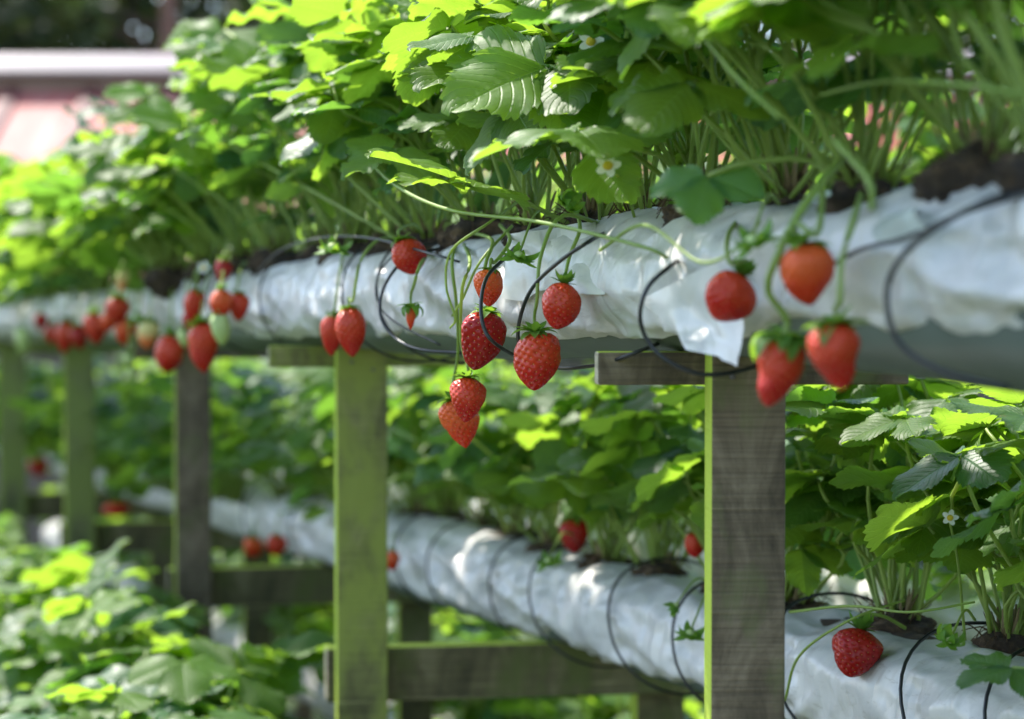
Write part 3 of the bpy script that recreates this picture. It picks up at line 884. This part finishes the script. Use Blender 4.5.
# ------------------------------------------------------------------ strawberries
def berry_mesh(kind, seed, lobe=0.0, p=0.72, sh=0.34, asp=1.25):
    r = random.Random(seed); H = 0.052; Rr = H / asp / 2
    def prof(t):
        if t < sh: return Rr * max(0, 1 - (1 - t / sh) ** 2.3) ** 0.5
        return Rr * max(0, math.cos(math.pi / 2 * (t - sh) / (1 - sh))) ** p
    nt_, na = 84, 96
    # even spacing along the profile
    T = np.linspace(0, 1, 400); rr = np.array([prof(t) for t in T]); zz = H * (0.5 - T)
    L = np.concatenate([[0], np.cumsum(np.hypot(np.diff(rr), np.diff(zz)))]); tt = np.interp(np.linspace(0, L[-1], nt_ + 1), L, T)
    rad = np.array([prof(t) for t in tt]); zt = H * (0.5 - tt)
    ang = np.linspace(0, 2 * np.pi, na, endpoint=False)
    P = np.stack([rad[:, None] * np.cos(ang), rad[:, None] * np.sin(ang), np.repeat(zt[:, None], na, 1)], -1).reshape(-1, 3)
    # seeds by golden angle, uniform over the area
    cum = np.concatenate([[0], np.cumsum(0.5 * (rad[1:] + rad[:-1]) * np.hypot(np.diff(rad), np.diff(zt)))]); cum /= cum[-1]
    ns = 150
    sdp = []
    for k in range(ns):
        f = 0.03 + 0.955 * (k + 0.5) / ns
        i = np.interp(f, cum, np.arange(nt_ + 1)); i0 = int(min(i, nt_ - 1)); fr_ = i - i0
        ra = rad[i0] * (1 - fr_) + rad[i0 + 1] * fr_; z = zt[i0] * (1 - fr_) + zt[i0 + 1] * fr_
        dr, dz = rad[i0 + 1] - rad[i0], zt[i0 + 1] - zt[i0]
        a = k * 2.39996 + r.uniform(-.05, .05)
        nn = Vector((-dz * math.cos(a), -dz * math.sin(a), dr)).normalized()
        sdp.append((np.array([ra * math.cos(a), ra * math.sin(a), z]), nn, Vector((dr * math.cos(a), dr * math.sin(a), dz)).normalized()))
    SP = np.array([s[0] for s in sdp])
    D = np.sqrt(((P[:, None, :] - SP[None]) ** 2).sum(-1)).min(1)
    dep = -0.0020 * np.exp(-(D / 0.00135) ** 2)
    # outward normals of the rings
    dr = np.gradient(rad); dz = np.gradient(zt); nl = np.hypot(dr, dz) + 1e-9
    nr = (-dz / nl); nz = (dr / nl)
    Nn = np.stack([nr[:, None] * np.cos(ang), nr[:, None] * np.sin(ang), np.repeat(nz[:, None], na, 1)], -1).reshape(-1, 3)
    def warp(q):
        x, y, z = q
        v = Vector((x, y, z)) * 38
        k = 1 + 0.17 * noise.noise(v + Vector((seed, 0, 0))) + 0.05 * noise.noise(v * 3 + Vector((seed, 5, 0)))
        bend = 0.0028 * math.sin(z * 60 + seed)
        if lobe: k *= 1 + lobe * (-math.exp(-((z + 0.004) / 0.007) ** 2)) * max(0, -x / Rr) 
        return (x * k + bend, y * k, z)
    V = [warp(q) for q in (P + Nn * dep[:, None])]
    Fc = []
    for i in range(nt_):
        for j in range(na):
            j2 = (j + 1) % na
            Fc.append((i * na + j, (i + 1) * na + j, (i + 1) * na + j2, i * na + j2))
    mi = [0] * len(Fc)
    for (p0, nn, tn) in sdp:
        b = len(V); bt = nn.cross(tn)
        o = Vector(p0) - nn * 0.00170
        ring = []
        for (a_, c_, h_) in ((0.00115, 0, 0), (0, 0.0007, 0), (-0.00115, 0, 0), (0, -0.0007, 0)):
            ring.append(o + tn * a_ + bt * c_)
        V += [warp(x) for x in ring] + [warp(o + nn * 0.00055)] 
        for k in range(4): Fc.append((b + k, b + (k + 1) % 4, b + 4)); mi.append(1)
    return mesh('fruit', V, Fc, [BERRY[kind], SEEDG if kind == 'pale' else SEED], mi)
BM = {}
def berry_data(kind, shape):
    if (kind, shape) not in BM:
        kw = {'conic': dict(p=0.66, sh=0.33, asp=1.24), 'long': dict(p=0.76, sh=0.28, asp=1.42), 'round': dict(p=0.58, sh=0.42, asp=1.06),
              'blunt': dict(p=0.60, sh=0.33, asp=1.22), 'lobed': dict(p=0.62, sh=0.28, asp=1.40, lobe=0.17)}[shape]
        BM[(kind, shape)] = berry_mesh(kind, 7 + len(BM), **kw)
    return BM[(kind, shape)]
def calyx_mesh(seed, droop, size=0.017, n=9):
    r = random.Random(seed); V = []; Fc = []
    for k in range(n + 5):
        inner = k >= n
        a = 2 * math.pi * (k + (0.5 if inner else 0)) / (n if not inner else 5) + r.uniform(-.15, .15)
        L = size * r.uniform(.75, 1.15) * (0.75 if inner else 1); W = L * 0.26
        el0 = r.uniform(0.15, 0.7) + (0.4 if inner else 0); el1 = el0 - droop * 1.2 + r.uniform(-1.0, 0.9)
        d = Vector((math.cos(a), math.sin(a), 0)); s = Vector((-math.sin(a), math.cos(a), 0))
        p = d * 0.0015; b = len(V); m = 7
        for i in range(m + 1):
            f = i / m; el = el0 + (el1 - el0) * f
            wv = W * (math.sin(math.pi * (0.12 + 0.88 * f) ** 0.8) ** 0.8 if f < 1 else 0.02)
            if i: p = p + (d * math.cos(el) + Z * math.sin(el)) * (L / m)
            up = -d * math.sin(el) + Z * math.cos(el)
            V += [p - s * wv + up * wv * .3, p, p + s * wv + up * wv * .3]
        for i in range(m):
            q = b + i * 3
            Fc += [(q, q + 3, q + 4, q + 1), (q + 1, q + 4, q + 5, q + 2)]
    return mesh('calyx', V, Fc, [CALYX])
CAL = [calyx_mesh(s, d, 0.016, n) for s, d, n in ((1, 0.3, 10), (2, 1.6, 9), (3, -0.3, 11), (4, 0.8, 10))]
CALBIG = [calyx_mesh(s, d, 0.026, 12) for s, d in ((7, 1.6), (8, 0.8))]

def strawberry(px, py, wpx, hpx, Y, kind, shape, label, group, tilt=0, spin=0, anchor=None, cal=0, big=False, mid=None, frontback=0, calscale=1.0, rad=0.0012):
    c = at(px, py, Y); k = Y / F
    H = hpx * k; Wd = wpx * k
    me = berry_data(kind, shape)
    asp = {'conic': 1.24, 'long': 1.42, 'round': 1.06, 'blunt': 1.22, 'lobed': 1.40}[shape]
    sz = H / 0.052; sx = Wd / (0.052 / asp)
    t = thing('strawberry', label, 'strawberry', c, group)
    Mr = Matrix.Rotation(R(-tilt), 4, 'Y') @ Matrix.Rotation(R(frontback), 4, 'X') @ Matrix.Rotation(spin, 4, 'Z')
    obj('fruit', me, t, mtx=Mr @ Matrix.Diagonal((sx, sx, sz, 1)))
    top = Mr @ Vector((0, 0, H * 0.475))
    cm = (CALBIG if big else CAL)[cal]
    cs = max(0.5, min(1.3, sx)) * calscale * 1.25
    obj('calyx', cm, t, mtx=Matrix.Translation(top) @ Mr @ Matrix.Diagonal((cs, cs, cs, 1)))
    if anchor is not None:
        A = Vector(anchor) - c
        P = [top * 0.96, top + (Mr @ Vector((0, 0, 0.012 * cs)))]
        if mid:
            for m in mid: P.append(at(*m) - c)
        else:
            P.append((top + A) / 2 + Vector((0, -0.01, 0.012)))
        P.append(A)
        obj('fruit_stalk', tube('fruit_stalk', P, rad, rad * 1.5, FSTALK, 7, 26), t)
    return t
def A(px, py, off=0.03): return at(px, py, UP.Y_at(px, off))
GB = 'berries hanging from the upper bag'
Q = lambda px, o=0.10: UP.Y_at(px, o)
strawberry(536, 361, 49, 59, Q(536, .115), 'red', 'blunt', 'ripe red strawberry in sharp focus at the centre, lowest beside the black wire loop', GB, 2, 0.3, A(608, 226), 0, mid=[(537, 300, Q(536, .12)), (541, 255, Q(541, .115)), (562, 216, Q(562, .09))])
strawberry(560, 306, 40, 47, Q(560, .108), 'red', 'round', 'ripe strawberry just above and right of the sharp central berry', GB, -10, 1.3, A(575, 208), 2, mid=[(570, 255, Q(565, .10)), (580, 228, Q(580, .08))])
strawberry(481, 341, 44, 60, Q(481, .115), 'dark', 'blunt', 'deep red strawberry crossed by a black wire loop, left of the central berry', GB, -12, 2.0, A(470, 232), 3, mid=[(482, 290, Q(481, .125)), (486, 262, Q(486, .115)), (492, 240, Q(492, .09))])
strawberry(489, 288, 31, 37, Q(489, .12), 'orange', 'conic', 'small orange red strawberry above the wire-crossed deep red one', GB, -4, 0.8, A(500, 225), 1, mid=[(495, 262, Q(495, .11)), (510, 240, Q(505, .09))])
strawberry(466, 400, 35, 45, Q(466, .11), 'red', 'conic', 'upper of the two strawberries dangling well below the bag left of centre', GB, -3, 3.0, A(462, 240), 0, mid=[(461, 340, Q(461, .11)), (462, 290, Q(462, .115)), (470, 262, Q(470, .105))])
strawberry(460, 424, 39, 50, Q(462, .085), 'orange', 'long', 'lower pointed strawberry of the dangling pair left of centre', GB, 10, 4.0, A(458, 240, .02), 0, mid=[(458, 350, Q(458, .09)), (456, 300, Q(456, .1)), (452, 262, Q(452, .1))])
strawberry(408, 257, 34, 37, Q(408, .10), 'red', 'round', 'red strawberry lying on the bag behind thin wires, above the tiny unripe one', GB, 20, 1.0, A(425, 235), 3)
strawberry(411, 318, 10, 24, Q(411, .115), 'orange', 'long', 'tiny narrow orange unripe berry inside the left wire loop', GB, 0, 1.0, A(432, 250), 1, calscale=1.5, mid=[(414, 285, Q(414, .12)), (420, 265, Q(420, .11))])
strawberry(333, 335, 23, 42, Q(333, .10), 'red', 'conic', 'narrow left strawberry of the pair touching at the mossy post top', GB, -4, 0, A(350, 232), 0)
strawberry(351, 332, 31, 50, Q(351, .115), 'red', 'conic', 'larger right strawberry of the pair touching at the mossy post top', GB, 4, 2, A(395, 238), 1, mid=[(353, 300, Q(353, .12)), (360, 262, Q(360, .12)), (378, 240, Q(378, .09))])
strawberry(728, 297, 52, 52, Q(728, .105), 'red', 'round', 'rounded red strawberry beside the film corner, left of the group of four', GB, -28, 1, A(742, 215), 2, mid=[(730, 262, Q(730, .11)), (728, 236, Q(728, .09))])
strawberry(806, 275, 53, 62, Q(806, .108), 'orange', 'conic', 'bright orange red strawberry, topmost of the group over the nearest post', GB, 12, 2, A(822, 180), 0, calscale=1.3, mid=[(816, 235, Q(816, .11)), (822, 205, Q(822, .09))], rad=0.0014)
strawberry(777, 372, 50, 72, Q(777, .118), 'red', 'lobed', 'long two-lobed red strawberry under a big green calyx over the nearest post', GB, -10, 0.2, A(845, 160), 0, big=True, mid=[(768, 290, Q(768, .125)), (778, 255, Q(778, .125)), (800, 212, Q(800, .11)), (830, 172, Q(830, .08))], rad=0.0019)
strawberry(837, 357, 52, 68, Q(837, .112), 'red', 'lobed', 'rightmost red strawberry of the group, against the white bag', GB, 2, 2.6, A(862, 190), 1, calscale=0.75, big=True, mid=[(840, 300, Q(840, .118)), (842, 260, Q(842, .112)), (855, 215, Q(855, .095))], rad=0.0014)
# blurred cluster of the upper row, left
far = [(222, 271, 15, 22, 'dark', 'conic', 'small dark berry highest in the left cluster'), (195, 307, 19, 32, 'red', 'conic', 'red berry at the left of the middle cluster'),
       (221, 304, 20, 26, 'orange', 'round', 'orange red berry in the middle of the left cluster'), (238, 307, 18, 26, 'red', 'conic', 'red berry at the right of the left cluster'),
       (204, 348, 29, 46, 'red', 'long', 'large long red berry lowest over the third post'), (221, 329, 18, 30, 'pale', 'conic', 'pale green unripe berry in the left cluster'),
       (168, 354, 26, 34, 'red', 'round', 'round red berry left of the third post'), (149, 335, 20, 26, 'blush', 'conic', 'half ripe pinkish berry left of the round red one'),
       (118, 311, 22, 25, 'red', 'conic', 'red berry above the orange one between third and fourth posts'), (125, 332, 19, 24, 'orange', 'conic', 'orange berry right of the fourth post'),
       (95, 329, 20, 28, 'red', 'conic', 'red berry over the right side of the fourth post'), (79, 338, 16, 22, 'dark', 'conic', 'dark red berry in the middle over the fourth post'),
       (66, 337, 18, 30, 'red', 'conic', 'red berry over the left side of the fourth post'), (122, 281, 12, 22, 'blush', 'long', 'thin pale orange berry high between the far clusters'),
       (41, 322, 12, 16, 'dark', 'round', 'tiny far dark berry near the left edge'), (22, 341, 13, 24, 'pale', 'conic', 'whitish unripe berry at far left'),
       (192, 322, 15, 22, 'dark', 'round', 'dark red berry tucked behind the left of the middle cluster'), (108, 322, 14, 18, 'orange', 'round', 'orange berry wedged between the far reds'),
       (52, 334, 13, 18, 'red', 'conic', 'small red berry just left of the fourth post top'), (184, 338, 12, 16, 'pale', 'round', 'small green berry left of the large long red one'),
       (129, 360, 11, 12, 'pale', 'round', 'upper tiny green unripe berry left of the round red one'), (133, 374, 11, 12, 'pale', 'round', 'lower tiny green unripe berry left of the round red one')]
for i, (x, y, a_, b_, kd, sh_, lb) in enumerate(far):
    strawberry(x, y, a_ * 1.14, b_ * 1.1, Q(x, .11 + 0.012 * (i % 3)), kd, sh_, lb + ', blurred', GB, (i * 37) % 17 - 8, i, A(x + 8, min(y - 26, 262), .05), i % 4)
# lower row
def QL(px, o=0.08): return LOW.Y_at(px, o)
def AL(px, py, off=0.03): return at(px, py, QL(px, off))
GL = 'berries on the lower bag'
strawberry(855, 653, 50, 50, QL(855, .085), 'dark', 'round', 'deep red strawberry resting on the lower bag at right, in sharp focus', GL, -14, 1, AL(905, 628), 2, frontback=-12)
strawberry(574, 536, 30, 35, QL(574, .03), 'dark', 'round', 'red strawberry lying on top of the lower bag left of the nearest post', GL, 6, 1, AL(590, 515, .0), 1)
strawberry(694, 545, 20, 26, QL(694, .02), 'red', 'round', 'red berry half hidden behind the nearest post, lower bag', GL, 6, 1, AL(705, 520, .0), 1)
for i, (x, y, a_, b_, kd, lb) in enumerate([(253, 547, 20, 22, 'orange', 'left of two orange red berries on the far lower bag right of the third post'), (276, 545, 20, 22, 'red', 'right of two orange red berries on the far lower bag right of the third post'),
        (392, 561, 16, 20, 'orange', 'small orange berry peeping out right of the mossy post'), (40, 467, 22, 20, 'dark', 'far blurred berry left of the fourth post, higher one'),
        (118, 510, 26, 15, 'red', 'far blurred red berry between third and fourth posts, upper'), (60, 508, 13, 16, 'red', 'far blurred berry at the left side of the fourth post'),
        (110, 546, 24, 15, 'red', 'far blurred red berry between third and fourth posts, lower')]):
    strawberry(x, y, a_, b_, QL(x, .11), kd, 'round', lb, GL, 0, i, AL(x + 4, y - 28, .06), i % 4)

# ------------------------------------------------------------------ flowers and loose calyx clusters
def flower(px, py, Y, size, label, anchor, face=(-0.1, -0.9, 0.4)):
    c = at(px, py, Y)
    t = thing('strawberry_flower', label, 'flower', c)
    M = leaf_matrix(Vector((0, 0, 0)), Vector((0.2, 0.3, 1)), Vector(face), 1)
    V = []; Fc = []
    for k in range(5):
        a = k * 2 * math.pi / 5 + 0.2
        d = Vector((math.cos(a), math.sin(a), 0)); s = Vector((-d.y, d.x, 0)); b = len(V)
        for i in range(6):
            f = i / 5; wv = size * 0.33 * math.sin(math.pi * (0.1 + 0.84 * f)) ** 0.6
            p = d * (size * (0.15 + 0.85 * f)) + Z * (size * (0.06 + 0.18 * f * f))
            V += [p - s * wv + Z * size * .05, p, p + s * wv + Z * size * .05]
        for i in range(5):
            q = b + i * 3; Fc += [(q, q + 3, q + 4, q + 1), (q + 1, q + 4, q + 5, q + 2)]
    obj('petals', mesh('petals', [M @ v for v in V], Fc, [PETAL]), t)
    bm = bmesh.new(); bmesh.ops.create_icosphere(bm, subdivisions=3, radius=size * 0.38)
    for v in bm.verts: v.co.z = v.co.z * 0.7 + size * 0.1; v.co *= 1 + 0.1 * noise.noise(v.co * 900)
    bmesh.ops.transform(bm, matrix=M, verts=bm.verts)
    me = bpy.data.meshes.new('flower_centre'); bm.to_mesh(me); bm.free(); me.materials.append(YELLOW)
    for p in me.polygons: p.use_smooth = True
    obj('flower_centre', me, t)
    Aq = Vector(anchor) - c
    obj('flower_stalk', tube('flower_stalk', [M @ Vector((0, 0, -0.0005)), M @ Vector((0, 0, -size * 1.2)), Aq * 0.5 + Vector((0, 0, 0.015)), Aq], 0.0009, 0.0014, FSTALK, 6, 14), t)
flower(608, 166, Q(608, .12), 0.0095, 'small white flower with yellow centre among stems above the bag', A(640, 240))
flower(808, 10, Q(808, .06), 0.010, 'white flower with yellow centre near the top edge, right of centre', A(830, 190))
flower(591, 42, Q(591, .09), 0.010, 'half open white flower between leaves near the top', A(600, 230))
flower(950, 518, QL(950, .10), 0.0065, 'small yellowish flower bud on a thin stem over the lower right leaves', AL(965, 640))
flower(204, 268, Q(204, .12), 0.009, 'blurred white flower above the left berry cluster', A(225, 262))

def bud(px, py, Y, label, anchor, cal=1, sc=1.0, rot=0, big=False):
    c = at(px, py, Y)
    t = thing('green_bud', label, 'bud', c, 'green buds and empty calyxes')
    Mr = Matrix.Rotation(R(rot + 180), 4, 'Y') @ Matrix.Rotation(R(-22), 4, 'X')
    obj('calyx', (CALBIG if big else CAL)[cal], t, mtx=Mr @ Matrix.Scale(sc, 4))
    bm = bmesh.new(); bmesh.ops.create_icosphere(bm, subdivisions=2, radius=0.004 * sc)
    me = bpy.data.meshes.new('young_fruit'); bm.to_mesh(me); bm.free(); me.materials.append(BERRY['pale'])
    for p in me.polygons: p.use_smooth = True
    obj('young_fruit', me, t, mtx=Matrix.Translation(Mr @ Vector((0, 0, 0.002))))
    Aq = Vector(anchor) - c
    obj('bud_stalk', tube('bud_stalk', [Vector((0, 0, 0)), Aq * 0.5 + Vector((0, -0.006, 0.016)), Aq], 0.0009, 0.0013, FSTALK, 6, 14), t)
bud(519, 254, Q(519, .12), 'open green calyx hanging between the central berries', A(550, 215), 3, 1.1, 20)
bud(567, 203, Q(567, .10), 'dark green folded bud above the central berries', A(590, 228), 0, 0.62, 60, True)
bud(752, 238, Q(752, .12), 'star shaped green calyx above the rounded berry by the nearest post', A(780, 205), 3, 1.1, -20)
bud(690, 632, QL(690, .12), 'green bud on the lower bag left of the nearest post, upper', AL(720, 590), 3, 1.1, 10)
bud(676, 604, QL(676, .12), 'small green bud left of the nearest post, higher one', AL(715, 585), 2, 0.8, 30)
bud(614, 640 - 60, QL(950, .10), 'green bud over the middle of the lower bag', AL(640, 560), 2, 0.8, 0) if False else None
bud(950, 640, QL(950, .12), 'little green bud over the right end of the lower bag', AL(975, 620), 1, 1.0, 10)
bud(548, 560, QL(548, .10), 'green bud drooping onto the lower bag in mid view', AL(575, 535), 3, 1.2, -10)
bud(333, 246, Q(333, .12), 'green calyx above the pair of berries by the mossy post', A(352, 225), 3, 1.3, 10)
bud(138, 318, Q(138, .12), 'blurred green calyx between far left berries', A(150, 262), 3, 1.4, 0)

# loose green runners arching over the bag
def runner(pts, label, r=0.0012):
    P = [at(*p) for p in pts]; b = P[0]
    o = obj('runner_stem', tube('runner_stem', [p - b for p in P], r * 1.15, r * 0.8, FSTALK, 7, 30), loc=b)
    tag(o, label, 'stem', 'loose green stems')
runner([(520, 200, Q(520, .05)), (490, 222, Q(490, .10)), (452, 250, Q(452, .115)), (446, 285, Q(446, .12)), (455, 318, Q(455, .115)), (450, 328, Q(450, .115))], 'green stem arching from the dark root ball down left of the berries')
runner([(360, 150, Q(360, .10)), (395, 185, Q(395, .13)), (450, 210, Q(450, .13)), (540, 222, Q(540, .13)), (640, 246, Q(640, .12)), (668, 258, Q(668, .11))], 'long horizontal green stem crossing above the central flap', 0.0016)
runner([(512, 226, Q(512, .06)), (480, 262, Q(480, .10)), (462, 300, Q(462, .11)), (452, 316, Q(452, .11))], 'thin green stem slanting down beside the deep red berry')
runner([(1024, 95, Q(1024, .07)), (960, 85, Q(960, .09)), (880, 82, Q(880, .09)), (820, 95, Q(820, .08))], 'blurred horizontal green stem across upper right', 0.0015)
runner([(700, 30, Q(700, .13)), (735, 75, Q(735, .14)), (780, 118, Q(780, .13))], 'thick green stem slanting down at upper right of centre', 0.0018)
runner([(835, 140, Q(835, .10)), (868, 180, Q(868, .12)), (872, 210, Q(872, .12))], 'short blurred green stem over the lifted film', 0.0020)
runner([(600, 250, Q(600, .1)), (645, 225, Q(645, .13)), (700, 262, Q(700, .13)), (740, 246, Q(740, .12)), (760, 222, Q(760, .10))], 'green stem looping over the film right of centre')
runner([(790, 612, QL(790, .09)), (850, 606, QL(850, .10)), (910, 612, QL(910, .10)), (975, 602, QL(975, .06))], 'thin green stem over the lower bag at right')
runner([(785, 700, QL(785, .1)), (800, 655, QL(800, .11)), (850, 620, QL(850, .1)), (905, 600, QL(905, .05))], 'thin pale stem curving beside the lower right berry')

# ------------------------------------------------------------------ wires
def wire(pts, label, r=0.0016, mat=WIRE, name='wire_loop'):
    P = [at(*p) for p in pts]; b = P[0]
    o = obj(name, tube(name, [p - b for p in P], r, None, mat, 8, 44), loc=b)
    tag(o, label, 'wire', 'black wires round the bags')
wire([(446, 247, Q(446, .05)), (408, 258, Q(408, .09)), (386, 283, Q(386, .115)), (380, 312, Q(380, .125)), (392, 335, Q(392, .12)), (418, 349, Q(418, .11)), (462, 353, Q(462, .085))], 'black wire loop round the tiny unripe berry')
wire([(455, 240, Q(455, .03)), (404, 250, Q(404, .085)), (380, 272, Q(380, .10)), (377, 300, Q(377, .105)), (395, 322, Q(395, .10)), (440, 345, Q(440, .08))], 'thinner wire behind the left black loop', 0.0010)
wire([(522, 240, Q(522, .05)), (505, 258, Q(505, .11)), (487, 277, Q(487, .135)), (481, 303, Q(481, .145)), (484, 328, Q(484, .145)), (497, 345, Q(497, .135)), (530, 362, Q(530, .09)), (565, 368, Q(565, .088)), (605, 363, Q(605, .085)), (642, 350, Q(642, .07)), (668, 340, Q(668, .02))], 'black wire loop crossing the deep red strawberry')
wire([(606, 232, Q(606, .05)), (590, 241, Q(590, .10)), (560, 261, Q(560, .115)), (533, 287, Q(533, .12)), (520, 318, Q(520, .12)), (519, 345, Q(519, .11)), (530, 356, Q(530, .07))], 'black wire arc above the sharp central strawberry')
wire([(690, 252, Q(690, .05)), (668, 268, Q(668, .10)), (648, 287, Q(648, .115)), (640, 314, Q(640, .12)), (647, 340, Q(647, .115)), (668, 361, Q(668, .105)), (700, 374, Q(700, .085)), (735, 372, Q(735, .06)), (775, 360, Q(775, .02))], 'black wire loop on the film left of the nearest post')
wire([(1034, 186, Q(1034, .05)), (975, 206, Q(975, .085)), (915, 243, Q(915, .10)), (889, 280, Q(889, .105)), (890, 322, Q(890, .105)), (908, 352, Q(908, .10)), (950, 374, Q(950, .09)), (1010, 388, Q(1010, .07))], 'blurred black wire loop at the right end of the upper bag', 0.0018)
wire([(820, 272, Q(820, .088)), (860, 250, Q(860, .088)), (905, 238, Q(905, .082)), (960, 214, Q(960, .075)), (1040, 190, Q(1040, .065))], 'thin dark drip line along the top right of the upper bag', 0.0014, TUBEG, 'drip_line')
wire([(250, 280, Q(250, .06)), (278, 252, Q(278, .09)), (320, 238, Q(320, .09)), (370, 238, Q(370, .09)), (432, 254, Q(432, .10)), (460, 262, Q(460, .08))], 'thin dark drip line over the bag between second post and left loop', 0.0012, TUBEG, 'drip_line')
def ring(row, s, label, a=0.083, b=0.068, slant=0.025, r=0.0016):
    P = []
    n = 40
    for k in range(n + 1):
        th = 2 * math.pi * k / n
        c, sn = math.cos(th), math.sin(th); e = 0.92
        x = a * math.copysign(abs(c) ** e, c); z = b * math.copysign(abs(sn) ** e, sn)
        P.append(row.pt(s + slant * sn) - N * x + Z * z)
    base = row.pt(s)
    o = obj('tie_wire', tube('tie_wire', [p - base for p in P], r, None, WIRE, 7), loc=base)
    tag(o, label, 'wire', 'black wires round the bags')
for i, s in enumerate(up_t[-4:]): ring(UP, s, f'blurred tie wire round the upper bag, {ordinal(i + 1)} beyond the left wire loop', r=0.0013)
for i, s in enumerate(low_t): ring(LOW, s, f'black tie wire round the lower bag, {ordinal(i + 1)} from its near right end', slant=0.03 + 0.01 * (i % 3), a=0.084 + 0.004 * (i % 2), b=0.070)
